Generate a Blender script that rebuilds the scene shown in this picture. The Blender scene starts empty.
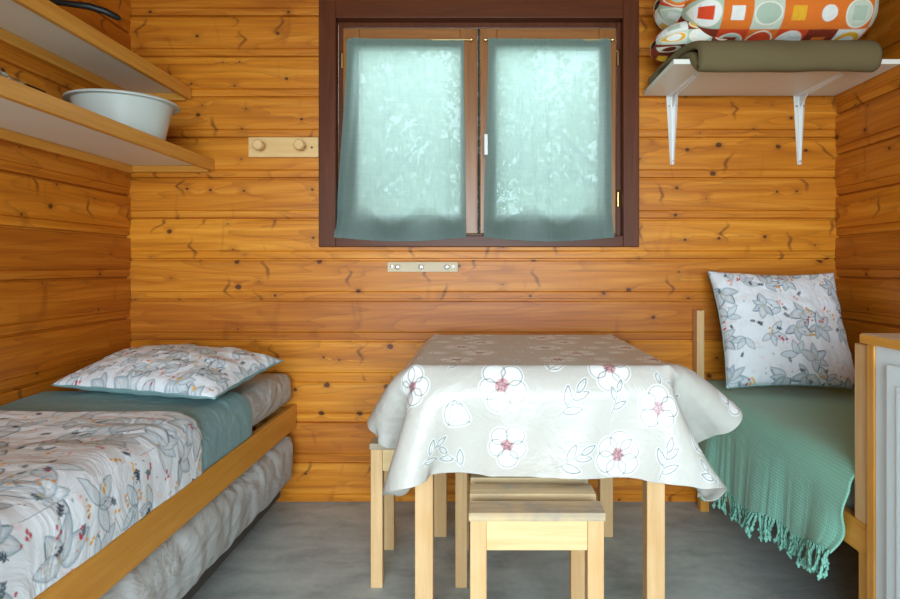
import bpy, bmesh, math, random
import numpy as np
from mathutils import Vector, Matrix, noise as mnoise

# ------------------------------------------------------------------ camera, world, light, exposure
scn = bpy.context.scene
col = scn.collection
cam_d = bpy.data.cameras.new('camera'); cam_d.sensor_width = 36; cam_d.lens = 24
cam_d.shift_x = -31/900; cam_d.shift_y = -33.5/900; cam_d.clip_start = .02
cam = bpy.data.objects.new('camera', cam_d); col.objects.link(cam)
cam.location = (0, 0, 1); cam.rotation_euler = (math.pi/2, 0, 0)
scn.camera = cam

w = bpy.data.worlds.new('world'); scn.world = w; w.use_nodes = True
bg = w.node_tree.nodes['Background']; bg.inputs[0].default_value = (.86, .93, 1.0, 1); bg.inputs[1].default_value = 2.2

def area(name, loc, rot, sx, sy, power, color):
    d = bpy.data.lights.new(name, 'AREA'); d.shape = 'RECTANGLE'; d.size = sx; d.size_y = sy; d.energy = power; d.color = color
    o = bpy.data.objects.new(name, d); col.objects.link(o); o.location = loc; o.rotation_euler = rot; return o
# daylight coming in through the open doorway behind the camera
dl = area('doorway_daylight', (.05, -2.3, 1.12), (math.radians(85), 0, 0), 2.2, 1.7, 134, (.76, .93, 1.0)); dl.data.spread = math.radians(150)
# daylight through the window
area('window_daylight', (0, 3.1, 2.3), (math.radians(-62), 0, 0), 1.5, 1.2, 26, (.9, .97, 1.0))

vs = scn.view_settings
vs.view_transform = 'Standard'; vs.look = 'None'; vs.exposure = 0.0; vs.gamma = 1; vs.use_curve_mapping = False
scn.cycles.use_denoising = True
scn.cycles.max_bounces = 8; scn.cycles.transparent_max_bounces = 12
scn.cycles.sample_clamp_indirect = 6

# ------------------------------------------------------------------ helpers
def lin(c):
    return tuple(((v/255)/12.92 if v/255 <= .04045 else (((v/255)+.055)/1.055)**2.4) for v in c)
def lin4(c): return lin(c)+(1,)

class NT:
    """tiny node-tree writer"""
    def __init__(s, name):
        s.m = bpy.data.materials.new(name); s.m.use_nodes = True; s.t = s.m.node_tree
        s.b = s.t.nodes['Principled BSDF']; s.out = s.t.nodes['Material Output']
    def n(s, typ, **kw):
        nd = s.t.nodes.new(typ)
        for k, v in kw.items(): setattr(nd, k, v)
        return nd
    def put(s, sock, v):
        if isinstance(v, bpy.types.NodeSocket): s.t.links.new(v, sock)
        elif v is not None:
            if isinstance(v, tuple) and len(v) == 3 and sock.type == 'RGBA': v = v+(1,)
            sock.default_value = v
    def math(s, op, a, b=None, c=None, clamp=False):
        nd = s.n('ShaderNodeMath', operation=op); nd.use_clamp = clamp
        s.put(nd.inputs[0], a); s.put(nd.inputs[1], b); s.put(nd.inputs[2], c)
        return nd.outputs[0]
    def mix(s, f, a, b, mode='MIX'):
        nd = s.n('ShaderNodeMix', data_type='RGBA', blend_type=mode)
        s.put(nd.inputs[0], f); s.put(nd.inputs[6], a); s.put(nd.inputs[7], b)
        return nd.outputs[2]
    def ramp(s, f, stops, interp='LINEAR'):
        nd = s.n('ShaderNodeValToRGB'); nd.color_ramp.interpolation = interp
        e = nd.color_ramp.elements
        while len(e) < len(stops): e.new(.5)
        for i, (p, c) in enumerate(stops):
            e[i].position = p; e[i].color = c if len(c) == 4 else tuple(c)+(1,)
        s.put(nd.inputs[0], f); return nd.outputs[0]
    def smooth(s, v, a, b):
        nd = s.n('ShaderNodeMapRange', interpolation_type='SMOOTHSTEP')
        s.put(nd.inputs[0], v); nd.inputs[1].default_value = a; nd.inputs[2].default_value = b
        return nd.outputs[0]
    def noise(s, vec, scale=5, detail=4, rough=.5, dist=0, dims='3D'):
        nd = s.n('ShaderNodeTexNoise', noise_dimensions=dims)
        s.put(nd.inputs['Vector'], vec); nd.inputs['Scale'].default_value = scale; nd.inputs['Detail'].default_value = detail
        nd.inputs['Roughness'].default_value = rough; nd.inputs['Distortion'].default_value = dist
        return nd.outputs[0]
    def xyz(s, x, y, z):
        nd = s.n('ShaderNodeCombineXYZ'); s.put(nd.inputs[0], x); s.put(nd.inputs[1], y); s.put(nd.inputs[2], z); return nd.outputs[0]
    def sep(s, v):
        nd = s.n('ShaderNodeSeparateXYZ'); s.put(nd.inputs[0], v); return nd.outputs
    def vmap(s, v, scale=(1,1,1), loc=(0,0,0)):
        nd = s.n('ShaderNodeMapping'); s.put(nd.inputs[0], v); nd.inputs['Scale'].default_value = scale; nd.inputs['Location'].default_value = loc
        return nd.outputs[0]
    def obj(s): return s.n('ShaderNodeTexCoord').outputs['Object']
    def bump(s, h, strength=.3, dist=.01):
        nd = s.n('ShaderNodeBump'); s.put(nd.inputs['Height'], h); nd.inputs['Strength'].default_value = strength; nd.inputs['Distance'].default_value = dist
        s.t.links.new(nd.outputs[0], s.b.inputs['Normal']); return nd.outputs[0]
    def done(s, color=None, rough=.6, metal=0, spec=None, coat=None):
        s.put(s.b.inputs['Base Color'], color); s.put(s.b.inputs['Roughness'], rough); s.b.inputs['Metallic'].default_value = metal
        if spec is not None: s.b.inputs['Specular IOR Level'].default_value = spec
        if coat: s.b.inputs['Coat Weight'].default_value = coat; s.b.inputs['Coat Roughness'].default_value = .25
        return s.m

def plank_mat(name, axis, z0, pitch, joints=False):
    """honey-stained knotty pine cladding; axis = the horizontal axis the boards run along"""
    t = NT(name); o = t.sep(t.obj())
    h = o[0] if axis == 'x' else o[1]; z = o[2]
    zi = t.math('DIVIDE', t.math('SUBTRACT', z, z0), pitch)
    idx = t.math('FLOOR', zi)
    if joints:   # a few butt joints
        j = t.math('FLOOR', t.math('DIVIDE', t.math('ADD', h, t.math('MULTIPLY', idx, .83)), 1.9))
        idx = t.math('ADD', idx, t.math('MULTIPLY', j, 17.3))
    wn = t.n('ShaderNodeTexWhiteNoise', noise_dimensions='1D'); t.put(wn.inputs['W'], idx)
    rnd = wn.outputs['Value']
    off = t.math('MULTIPLY', rnd, 37.0)
    # knots
    kv = t.xyz(t.math('ADD', t.math('MULTIPLY', h, 5.2), off), t.math('ADD', t.math('MULTIPLY', z, 8.5), off), 0)
    vor = t.n('ShaderNodeTexVoronoi', voronoi_dimensions='2D', feature='F1'); t.put(vor.inputs['Vector'], kv); vor.inputs['Scale'].default_value = 1; vor.inputs['Randomness'].default_value = 1
    cs = t.sep(vor.outputs['Color'])
    # use a round distance: rescale back to metres
    px = t.sep(vor.outputs['Position'])
    kx = t.math('DIVIDE', t.math('SUBTRACT', t.sep(kv)[0], px[0]), 5.2); kz = t.math('DIVIDE', t.math('SUBTRACT', t.sep(kv)[1], px[1]), 8.5)
    wob = t.math('MULTIPLY', t.math('SUBTRACT', t.noise(t.obj(), 60, 2), .5), .008)
    d = t.math('ADD', t.math('SQRT', t.math('ADD', t.math('MULTIPLY', kx, kx), t.math('MULTIPLY', t.math('MULTIPLY', kz, kz), 1.5))), wob)
    size = t.math('ADD', t.math('MULTIPLY', t.math('POWER', cs[1], 2.6), .012), .003)
    on = t.math('GREATER_THAN', t.math('ADD', cs[0], t.math('MULTIPLY', t.math('SUBTRACT', rnd, .5), .7)), .27)
    knot = t.math('MULTIPLY', t.math('SUBTRACT', 1.0, t.smooth(t.math('DIVIDE', d, size), .65, 1.15)), on)
    halo = t.math('MULTIPLY', t.math('SUBTRACT', 1.0, t.smooth(d, 0.0, .05)), on)
    # grain, bent round the knots
    bend = t.math('MULTIPLY', halo, t.math('MULTIPLY', t.math('SIGN', kz), .012))
    gz = t.math('ADD', t.math('ADD', z, bend), off)
    gv = t.xyz(t.math('MULTIPLY', h, 1.3), off, t.math('MULTIPLY', gz, 30))
    g1 = t.noise(gv, 1.0, 5, .55, .4)
    g2 = t.noise(t.xyz(t.math('MULTIPLY', h, 3), off, t.math('MULTIPLY', gz, 160)), 1.0, 3, .6)
    ringv = t.xyz(t.math('MULTIPLY', h, .9), off, t.math('MULTIPLY', gz, 9))
    g3 = t.math('FRACT', t.math('MULTIPLY', t.noise(ringv, 1.0, 2, .4, .3), 9))
    ring = t.math('POWER', g3, 4)
    # curly figure: vertical streaks
    curl = t.noise(t.xyz(t.math('ADD', t.math('MULTIPLY', h, 8), off), off, t.math('MULTIPLY', z, 3)), 1.0, 2, .5, 1.2)
    curlm = t.smooth(curl, .62, .78)
    # curly flames: short dark upright crescents, some boards only
    fv = t.xyz(t.math('ADD', t.math('MULTIPLY', h, 3.4), t.math('ADD', off, t.math('MULTIPLY', t.noise(t.xyz(h, off, t.math('MULTIPLY', z, 16)), 1.0, 1), .5))), t.math('ADD', t.math('MULTIPLY', z, 6.5), off), 0)
    v2 = t.n('ShaderNodeTexVoronoi', voronoi_dimensions='2D', feature='F1'); t.put(v2.inputs['Vector'], fv); v2.inputs['Scale'].default_value = 1
    p2 = t.sep(v2.outputs['Position']); f2 = t.sep(fv); c2 = t.sep(v2.outputs['Color'])
    fx = t.math('DIVIDE', t.math('SUBTRACT', f2[0], p2[0]), 3.4); fz = t.math('DIVIDE', t.math('SUBTRACT', f2[1], p2[1]), 6.5)
    fd = t.math('SQRT', t.math('ADD', t.math('MULTIPLY', fx, fx), t.math('MULTIPLY', t.math('MULTIPLY', fz, fz), .045)))
    fl = t.math('MULTIPLY', t.math('MULTIPLY', t.math('SUBTRACT', 1.0, t.smooth(t.math('ADD', fd, t.math('MULTIPLY', t.math('SUBTRACT', g2, .5), .006)), .001, .013)), t.math('GREATER_THAN', c2[0], .22)), t.math('LESS_THAN', t.math('ABSOLUTE', t.math('SUBTRACT', rnd, .60)), .36))
    tone = t.math('ADD', t.math('MULTIPLY', g1, .75), t.math('MULTIPLY', g2, .25))
    c = t.ramp(tone, [(.28, lin(PINE[0])), (.5, lin(PINE[1])), (.72, lin(PINE[2]))])
    c = t.mix(t.math('MULTIPLY', ring, .36), c, lin(PINE[3]))
    c = t.mix(t.math('MULTIPLY', curlm, .38), c, lin(PINE[3]))
    c = t.mix(t.math('MULTIPLY', fl, .72), c, lin((96, 46, 12)))
    hsv = t.n('ShaderNodeHueSaturation'); t.put(hsv.inputs['Color'], c)
    t.put(hsv.inputs['Value'], t.math('ADD', t.math('MULTIPLY', rnd, .34), .80)); t.put(hsv.inputs['Hue'], t.math('ADD', t.math('MULTIPLY', rnd, .010), .495))
    c = t.mix(t.math('MULTIPLY', t.math('MULTIPLY', halo, halo), .35), hsv.outputs[0], lin(PINE[3]))
    c = t.mix(t.math('MULTIPLY', knot, .88), c, lin((74, 34, 12)))
    t.bump(t.math('ADD', tone, t.math('MULTIPLY', knot, -.6)), .12, .004)
    return t.done(c, .42, spec=.35)
PINE = [(168, 90, 14), (203, 122, 25), (229, 155, 54), (134, 68, 14)]

def wood(name, c1, c2, c3=None, ax=2, rough=.55, grain=1.0, wear=0, spec=.3):
    t = NT(name); oi = t.n('ShaderNodeObjectInfo')
    rnd = t.math('MULTIPLY', oi.outputs['Random'], 23)
    o = t.n('ShaderNodeVectorMath', operation='ADD'); t.put(o.inputs[0], t.obj()); t.put(o.inputs[1], t.xyz(rnd, rnd, rnd))
    sc = [34, 34, 34]; sc[ax] = 2.2
    v = t.vmap(o.outputs[0], tuple(sc))
    g = t.noise(v, grain, 5, .6, .6)
    v2 = t.vmap(o.outputs[0], tuple(q*5 for q in sc))
    g2 = t.noise(v2, grain, 2, .6)
    f = t.math('ADD', t.math('MULTIPLY', g, .75), t.math('MULTIPLY', g2, .25))
    c = t.ramp(f, [(.3, lin(c1)), (.7, lin(c2))])
    if wear:
        wv = t.noise(o.outputs[0], 9, 4, .6)
        c = t.mix(t.math('MULTIPLY', t.smooth(wv, .45, .7), wear), c, lin(c3))
    t.bump(f, .15, .002)
    return t.done(c, rough, spec=spec)

def plain(name, c, rough=.5, metal=0, bump=None, var=.0, spec=None):
    t = NT(name); cc = lin(c)
    n = t.noise(t.obj(), 14, 4, .6)
    color = t.mix(t.math('MULTIPLY', n, max(var, .04)*2), cc, tuple(v*.72 for v in cc))
    if bump: t.bump(t.noise(t.obj(), bump[0], 3, .6), bump[1], bump[2])
    return t.done(color, rough, metal, spec)

def attr_mat(name, rough=.85, weave=0, spec=.2, sheen=0, wr=None, coat=None, rough_noise=False):
    t = NT(name); a = t.n('ShaderNodeVertexColor', layer_name='Col')
    h = t.noise(t.obj(), 500, 2, .5)
    if wr: h = t.math('ADD', t.math('MULTIPLY', h, .02), t.noise(t.vmap(t.obj(), wr[0]), wr[1], 5, .6, 1.0))
    t.bump(h, *( (wr[2], wr[3]) if wr else (.2, .0006)))
    if sheen: t.b.inputs['Sheen Weight'].default_value = sheen
    return t.done(a.outputs[0], rough, spec=spec, coat=coat)

def mesh_obj(name, verts, faces, mat=None, parent=None, smooth=False, cols=None, matidx=None, mats=None):
    me = bpy.data.meshes.new(name)
    if isinstance(verts, np.ndarray): verts = verts.reshape(-1, 3)
    nv = len(verts)
    if isinstance(faces, np.ndarray):
        nf = len(faces); k = faces.shape[1]
        me.vertices.add(nv); me.vertices.foreach_set('co', np.asarray(verts, dtype=np.float32).ravel())
        me.loops.add(nf*k); me.loops.foreach_set('vertex_index', faces.astype(np.int32).ravel())
        me.polygons.add(nf); me.polygons.foreach_set('loop_start', np.arange(0, nf*k, k, dtype=np.int32))
        me.polygons.foreach_set('loop_total', np.full(nf, k, dtype=np.int32))
    else:
        me.from_pydata([tuple(v) for v in verts], [], faces)
    for m in (mats or ([mat] if mat else [])): me.materials.append(m)
    if matidx is not None: me.polygons.foreach_set('material_index', np.asarray(matidx, dtype=np.int32))
    me.update(calc_edges=True); me.validate()
    if smooth: me.polygons.foreach_set('use_smooth', np.ones(len(me.polygons), dtype=bool))
    if cols is not None:
        ca = me.color_attributes.new('Col', 'FLOAT_COLOR', 'POINT')
        c4 = np.ones((nv, 4), dtype=np.float32); c4[:, :3] = cols.reshape(-1, 3); ca.data.foreach_set('color', c4.ravel())
    o = bpy.data.objects.new(name, me); col.objects.link(o)
    if parent: o.parent = parent
    return o

def link_bm(name, bm, mat, parent=None, smooth=False, smooth_angle=None):
    me = bpy.data.meshes.new(name); bmesh.ops.recalc_face_normals(bm, faces=bm.faces); bm.to_mesh(me); bm.free()
    me.materials.append(mat)
    if smooth: me.polygons.foreach_set('use_smooth', np.ones(len(me.polygons), dtype=bool))
    if smooth_angle: me.set_sharp_from_angle(angle=math.radians(smooth_angle))
    o = bpy.data.objects.new(name, me); col.objects.link(o)
    if parent: o.parent = parent
    return o

def add_box(bm, x0, x1, y0, y1, z0, z1, bev=.002):
    t = bmesh.new(); bmesh.ops.create_cube(t, size=1)
    for v in t.verts: v.co = Vector(((x0+x1)/2+v.co.x*(x1-x0), (y0+y1)/2+v.co.y*(y1-y0), (z0+z1)/2+v.co.z*(z1-z0)))
    if bev: bmesh.ops.bevel(t, geom=list(t.edges), offset=bev, segments=2, affect='EDGES', profile=.5)
    me = bpy.data.meshes.new('t'); t.to_mesh(me); t.free(); bm.from_mesh(me); bpy.data.meshes.remove(me)
def box(name, x0, x1, y0, y1, z0, z1, mat, parent=None, bev=.002):
    bm = bmesh.new(); add_box(bm, x0, x1, y0, y1, z0, z1, bev); return link_bm(name, bm, mat, parent)
def boxes(name, lst, mat, parent=None, bev=.002):
    bm = bmesh.new()
    for b in lst: add_box(bm, *b, bev)
    return link_bm(name, bm, mat, parent)

def lathe(bm, prof, c=(0,0,0), seg=32, axis='z', sx=1, sy=1):
    rings = []
    for r, h in prof:
        ring = []
        for i in range(seg):
            a = 2*math.pi*i/seg; x, y = r*math.cos(a)*sx, r*math.sin(a)*sy
            p = (x, y, h) if axis == 'z' else ((x, -h, y) if axis == 'y' else (h, x, y))
            ring.append(bm.verts.new(Vector(p)+Vector(c)))
        rings.append(ring)
    for a, b in zip(rings, rings[1:]):
        for i in range(seg):
            bm.faces.new((a[i], a[(i+1) % seg], b[(i+1) % seg], b[i]))
    if prof[0][0] > 1e-5: bm.faces.new(rings[0][::-1])
    if prof[-1][0] > 1e-5: bm.faces.new(rings[-1])
    bmesh.ops.remove_doubles(bm, verts=[v for r in rings for v in r], dist=1e-6)

def tube(bm, pts, rad, seg=8):
    pts = [Vector(p) for p in pts]; rings = []
    for i, p in enumerate(pts):
        d = (pts[min(i+1, len(pts)-1)]-pts[max(i-1, 0)]).normalized()
        u = d.cross(Vector((0, 0, 1)));
        if u.length < .1: u = d.cross(Vector((0, 1, 0)))
        u.normalize(); v = d.cross(u); r = rad[i] if isinstance(rad, (list, tuple)) else rad
        rings.append([bm.verts.new(p+u*math.cos(a)*r+v*math.sin(a)*r) for a in [2*math.pi*k/seg for k in range(seg)]])
    for a, b in zip(rings, rings[1:]):
        for i in range(seg): bm.faces.new((a[i], a[(i+1) % seg], b[(i+1) % seg], b[i]))
    bm.faces.new(rings[0][::-1]); bm.faces.new(rings[-1])

def tag(o, label, cat, group=None, kind=None):
    o['label'] = label; o['category'] = cat
    if group: o['group'] = group
    if kind: o['kind'] = kind
    return o
def thing(name, label, cat, loc=(0,0,0), group=None):
    o = bpy.data.objects.new(name, None); col.objects.link(o); o.location = loc; o.empty_display_size = .1
    return tag(o, label, cat, group)
def struct(o): o['kind'] = 'structure'; return o
def copy_tree(o, loc):
    c = o.copy(); col.objects.link(c); c.location = loc
    for ch in o.children:
        d = ch.copy(); col.objects.link(d); d.parent = c; d.matrix_parent_inverse = ch.matrix_parent_inverse.copy()
    return c

def grid_faces(nu, nv):
    i, j = np.meshgrid(np.arange(nu-1), np.arange(nv-1), indexing='ij')
    a = (i*nv+j).ravel(); return np.stack([a, a+nv, a+nv+1, a+1], 1)
def upsample(P, nu, nv):
    """Catmull-Rom interpolation of a grid of points"""
    def up(A, n):
        m = A.shape[0]; t = np.linspace(0, m-1, n); i = np.minimum(t.astype(int), m-2); f = (t-i)[:, None, None]
        g = lambda k: A[np.clip(i+k, 0, m-1)]
        p0, p1, p2, p3 = g(-1), g(0), g(1), g(2)
        return p1+.5*f*(p2-p0+f*(2*p0-5*p1+4*p2-p3+f*(3*(p1-p2)+p3-p0)))
    A = up(P, nu); return up(A.transpose(1, 0, 2), nv).transpose(1, 0, 2)
def vnoise(x, y, seed=0):
    r = np.random.default_rng(seed).random((64, 64)); xi = np.floor(x).astype(int); yi = np.floor(y).astype(int)
    fx = x-xi; fy = y-yi; fx = fx*fx*(3-2*fx); fy = fy*fy*(3-2*fy); g = lambda a, b: r[(xi+a) % 64, (yi+b) % 64]
    return (g(0,0)*(1-fx)+g(1,0)*fx)*(1-fy)+(g(0,1)*(1-fx)+g(1,1)*fx)*fy
def fbm(x, y, seed=0, o=4):
    s = 0; a = .5
    for k in range(o): s = s+a*vnoise(x*2**k, y*2**k, seed+k); a *= .5
    return s
def sst(a, b, x): t = np.clip((x-a)/(b-a), 0, 1); return t*t*(3-2*t)

class Canvas:
    """per-vertex print: colour of a cloth of w x h metres at n x m grid vertices"""
    def __init__(s, w, h, n, m, base):
        s.w, s.h, s.n, s.m = w, h, n, m; s.C = np.empty((n, m, 3)); s.C[:] = lin(base); s.px = w/(n-1)
    def _sub(s, pts, pad):
        lo = pts.min(0)-pad; hi = pts.max(0)+pad
        i0, i1 = max(0, int(lo[0]/s.w*(s.n-1))), min(s.n, int(hi[0]/s.w*(s.n-1))+2)
        j0, j1 = max(0, int(lo[1]/s.h*(s.m-1))), min(s.m, int(hi[1]/s.h*(s.m-1))+2)
        if i1 <= i0 or j1 <= j0: return None
        X, Y = np.meshgrid(np.arange(i0, i1)*s.w/(s.n-1), np.arange(j0, j1)*s.h/(s.m-1), indexing='ij')
        return slice(i0, i1), slice(j0, j1), X, Y
    def shape(s, pts, fill=None, stroke=None, width=.002, closed=True, fa=1., sa=1., halo=None, hw=0, grad=None):
        pts = np.asarray(pts, float); r = s._sub(pts, max(width, hw)+s.px*2)
        if r is None: return
        si, sj, X, Y = r; A = pts; B = np.roll(pts, -1, 0)
        if not closed: A, B = A[:-1], B[:-1]
        D = np.full(X.shape, 9.); ins = np.zeros(X.shape, bool)
        for (ax, ay), (bx, by) in zip(A, B):
            ex, ey = bx-ax, by-ay; L = ex*ex+ey*ey+1e-12
            t = np.clip(((X-ax)*ex+(Y-ay)*ey)/L, 0, 1)
            D = np.minimum(D, np.hypot(X-ax-t*ex, Y-ay-t*ey))
            if closed and abs(ey) > 1e-12:
                ins ^= ((ay > Y) != (by > Y)) & (X < ex*(Y-ay)/ey+ax)
        C = s.C[si, sj]
        def comp(a, c): C[:] = C*(1-a[..., None])+np.array(lin(c))*a[..., None]
        if halo is not None: comp(np.where(ins, 1, np.clip((hw-D)/s.px+.5, 0, 1)), halo)
        if fill is not None:
            a = np.where(ins, 1, np.clip(.5-D/s.px, 0, 1))*fa
            if grad: a = a*(grad[0]+(1-grad[0])*np.clip(1-D/grad[1], 0, 1))
            comp(a, fill)
        if stroke is not None: comp(np.clip((width/2-D)/s.px+.5, 0, 1)*sa*min(1, .35+width/s.px), stroke)

def rot(pts, a, c=(0,0), s=1):
    pts = np.asarray(pts, float)*s; ca, sa = math.cos(a), math.sin(a)
    return np.stack([pts[:, 0]*ca-pts[:, 1]*sa+c[0], pts[:, 0]*sa+pts[:, 1]*ca+c[1]], 1)
def petal(L, W, tip=.6, n=18):
    t = np.linspace(0, 1, n); wv = W/2*np.sin(np.pi*t**tip)**.8
    return np.concatenate([np.stack([t*L, wv], 1), np.stack([t[::-1]*L, -wv[::-1]], 1)[1:-1]])

def paint_floral(cv, seed, dens=1.0, scale=1.0):
    """white cotton with blue-grey watercolour blooms, sprigs and coloured specks"""
    R = random.Random(seed); A = cv.w*cv.h
    U = lambda a, b: R.uniform(a, b)
    P = lambda: (U(0, cv.w), U(0, cv.h))
    for _ in range(int(A*110*dens)):      # pale pink washes
        c = P(); cv.shape(rot(petal(U(.02, .05)*scale, U(.01, .02)*scale), U(0, 6.28), c), fill=R.choice([(236, 220, 224), (236, 226, 226), (222, 230, 236)]), fa=.7)
    cells = []
    step = .118*scale
    for i in range(int(cv.w/step)+2):
        for j in range(int(cv.h/step)+2):
            cells.append(((i+U(-.3, .3)+(.5 if j % 2 else 0))*step, (j+U(-.3, .3))*step))
    R.shuffle(cells)
    greys = [(172, 194, 212), (156, 182, 202), (190, 206, 220), (168, 188, 206)]
    for k, c in enumerate(cells):
        kind = R.random(); a0 = U(0, 6.28)
        if kind < .66:       # magnolia bloom: broad petals fanning out of a centre
            n = R.choice([4, 5, 6]); spread = U(3.0, 5.6)
            for q in range(n):
                a = a0+(q-(n-1)/2)*spread/n; L = U(.058, .088)*scale; W = L*U(.42, .60)
                p = rot(petal(L, W, .66), a, c)
                cv.shape(p, fill=(236, 240, 242)); cv.shape(p, fill=R.choice(greys), fa=.9, grad=(.30, .011), stroke=(120, 146, 156), width=.0018, sa=.85)
                half = p[:len(p)//2+2]
                if R.random() < .45: cv.shape(half[4:-3], stroke=(40, 72, 90), width=.0030, closed=False, sa=.9)
                for w_ in (-.2, .0, .2):
                    cv.shape(rot([(L*.15, 0), (L*.5, w_*W*1.5), (L*.85, w_*W)], a, c), stroke=(140, 160, 170), width=.0013, closed=False, sa=.6)
            cv.shape(rot(petal(.012, .01), a0, c), fill=(200, 190, 140), fa=.7)
        elif kind < .92:     # leaves in grey outline
            for q in range(R.choice([2, 3, 4])):
                a = a0+q*U(.6, 1.2); L = U(.05, .08)*scale
                p = rot(petal(L, L*.42, .8), a, c)
                cv.shape(p, fill=(200, 216, 226), fa=.6, stroke=(74, 108, 128), width=.0020, sa=.85)
    def sprig(c, a, colr, s):
        cv.shape(rot([(0, 0), (.022*s, 0)], a, c), stroke=colr, width=.0020, closed=False)
        for q in range(3):
            for sg in (-1, 1):
                cv.shape(rot(petal(.008*s, .0045*s), sg*.9, (0, 0)) @ np.array([[math.cos(a), math.sin(a)], [-math.sin(a), math.cos(a)]])+np.array(rot([(.006*s*(q+1), 0)], a, c)[0]), fill=colr, fa=.9)
    for _ in range(int(A*85*dens)): sprig(P(), U(0, 6.28), R.choice([(52, 74, 92), (84, 104, 116), (108, 128, 132), (60, 66, 80)]), U(.9, 1.4)*scale)
    for _ in range(int(A*95*dens)):
        c = P(); b = R.choice([(232, 172, 44), (226, 158, 70), (206, 52, 78), (232, 150, 140), (200, 70, 90), (238, 186, 80)])
        for q in range(R.choice([2, 3, 4])):
            cc = (c[0]+U(-.014, .014), c[1]+U(-.014, .014)); cv.shape(rot(petal(U(.008, .012), U(.006, .009), .8, 6), U(0, 6.28), cc), fill=b, fa=.92)
            cv.shape([cc, (cc[0]+U(-.008, .008), cc[1]+U(-.012, .004))], stroke=(150, 120, 90), width=.001, closed=False, sa=.7)
    for _ in range(int(A*160*dens)):
        c = P(); cv.shape(rot(petal(U(.004, .012), .0032, .8, 5), U(0, 6.28), c), fill=R.choice([(40, 58, 76), (90, 110, 120), (226, 160, 150), (160, 60, 80)]), fa=.85)

# ------------------------------------------------------------------ materials
M = {}
GP = .1711
M['wall_x'] = plank_mat('pine_cladding_back', 'x', 0.0, GP)
M['wall_y'] = plank_mat('pine_cladding_side', 'y', -.076, GP, True)
M['ceiling'] = plain('ceiling_pine', (150, 96, 46), .6, var=.2)
M['honey'] = wood('honey_varnished_wood', (202, 136, 48), (228, 166, 74), ax=1, rough=.4, spec=.4)
M['honey_x'] = wood('honey_varnished_wood_across', (202, 136, 48), (228, 166, 74), ax=0, rough=.4, spec=.4)
M['honey_z'] = wood('honey_varnished_wood_upright', (200, 136, 52), (226, 164, 78), ax=2, rough=.4, spec=.4)
M['melamine'] = plain('white_melamine', (238, 238, 228), .45)
M['white_paint'] = plain('white_metal_paint', (235, 238, 238), .35)
M['beech_z'] = wood('pale_beech_upright', (204, 162, 110), (228, 190, 142), (206, 158, 98), 2, .55, wear=.35)
M['beech_x'] = wood('pale_beech_rail', (214, 180, 126), (236, 208, 160), (208, 166, 108), 0, .55, wear=.25)
M['beech_seat'] = wood('worn_beech_seat', (176, 150, 112), (222, 196, 152), (158, 150, 138), 0, .6, wear=.75)
M['beech_seat_y'] = wood('worn_beech_side', (204, 162, 110), (228, 190, 142), (206, 158, 98), 1, .55, wear=.35)
M['pale_rail'] = wood('whitish_rail_wood', (206, 190, 160), (222, 208, 182), ax=0)
M['rack'] = wood('pale_peg_rail_wood', (214, 172, 110), (232, 196, 140), ax=0)
M['frame_dark'] = wood('dark_brown_stained_frame', (78, 36, 16), (102, 52, 24), ax=2, rough=.4, spec=.25)
M['frame_dark_x'] = wood('dark_brown_stained_frame_across', (78, 36, 16), (102, 52, 24), ax=0, rough=.4, spec=.25)
M['sash'] = wood('walnut_stained_sash', (126, 74, 28), (164, 106, 50), ax=2, rough=.35, spec=.5)
M['sash_x'] = wood('walnut_stained_sash_across', (126, 74, 28), (164, 106, 50), ax=0, rough=.35, spec=.5)
M['brass'] = plain('brass', (200, 168, 110), .3, 1)
M['steel'] = plain('brushed_steel', (190, 190, 188), .3, 1)
M['gap_strip'] = plain('black_gap_strip', (18, 16, 15), .7)  # black standing in for the darkness of the sash gap
M['black'] = plain('black_plastic', (20, 22, 24), .4)
M['basin'] = plain('grey_white_plastic', (196, 204, 200), .35)
M['blanket'] = plain('olive_wool_blanket', (112, 100, 72), .95, bump=(260, .3, .002), var=.12, spec=.1)
M['trundle'] = plain('dark_grey_board', (70, 68, 64), .7)
M['rubber'] = plain('dark_castor', (40, 40, 40), .6)

# glass
t = NT('window_glass'); tr = t.n('ShaderNodeBsdfTransparent'); gl = t.n('ShaderNodeBsdfGlossy'); gl.inputs['Roughness'].default_value = .02
mx = t.n('ShaderNodeMixShader'); mx.inputs[0].default_value = .06
t.t.links.new(tr.outputs[0], mx.inputs[1]); t.t.links.new(gl.outputs[0], mx.inputs[2]); t.t.links.new(mx.outputs[0], t.out.inputs[0]); M['glass'] = t.m

# sheer curtain
t = NT('sheer_teal_curtain'); o = t.obj()
th = t.math('MULTIPLY', t.noise(t.vmap(o, (700, 1, 60)), 1, 2), t.noise(t.vmap(o, (60, 1, 700)), 1, 2))
slub = t.noise(t.vmap(o, (160, 1, 12)), 1, 3)
slub2 = t.noise(t.vmap(o, (12, 1, 160)), 1, 3)
cc = t.mix(t.math('MULTIPLY', t.math('ADD', slub, slub2), .5), lin((164, 200, 197)), lin((204, 229, 226)))
df = t.n('ShaderNodeBsdfDiffuse'); tl = t.n('ShaderNodeBsdfTranslucent'); tp = t.n('ShaderNodeBsdfTransparent')
t.put(df.inputs[0], t.mix(.5, cc, lin((96, 132, 132)))); t.put(tl.inputs[0], cc); tp.inputs[0].default_value = lin4((214, 240, 234))
m1 = t.n('ShaderNodeMixShader'); m1.inputs[0].default_value = .55; t.t.links.new(df.outputs[0], m1.inputs[1]); t.t.links.new(tl.outputs[0], m1.inputs[2])
m2 = t.n('ShaderNodeMixShader'); t.put(m2.inputs[0], t.math('ADD', .10, t.math('MULTIPLY', th, .30)))
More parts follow.
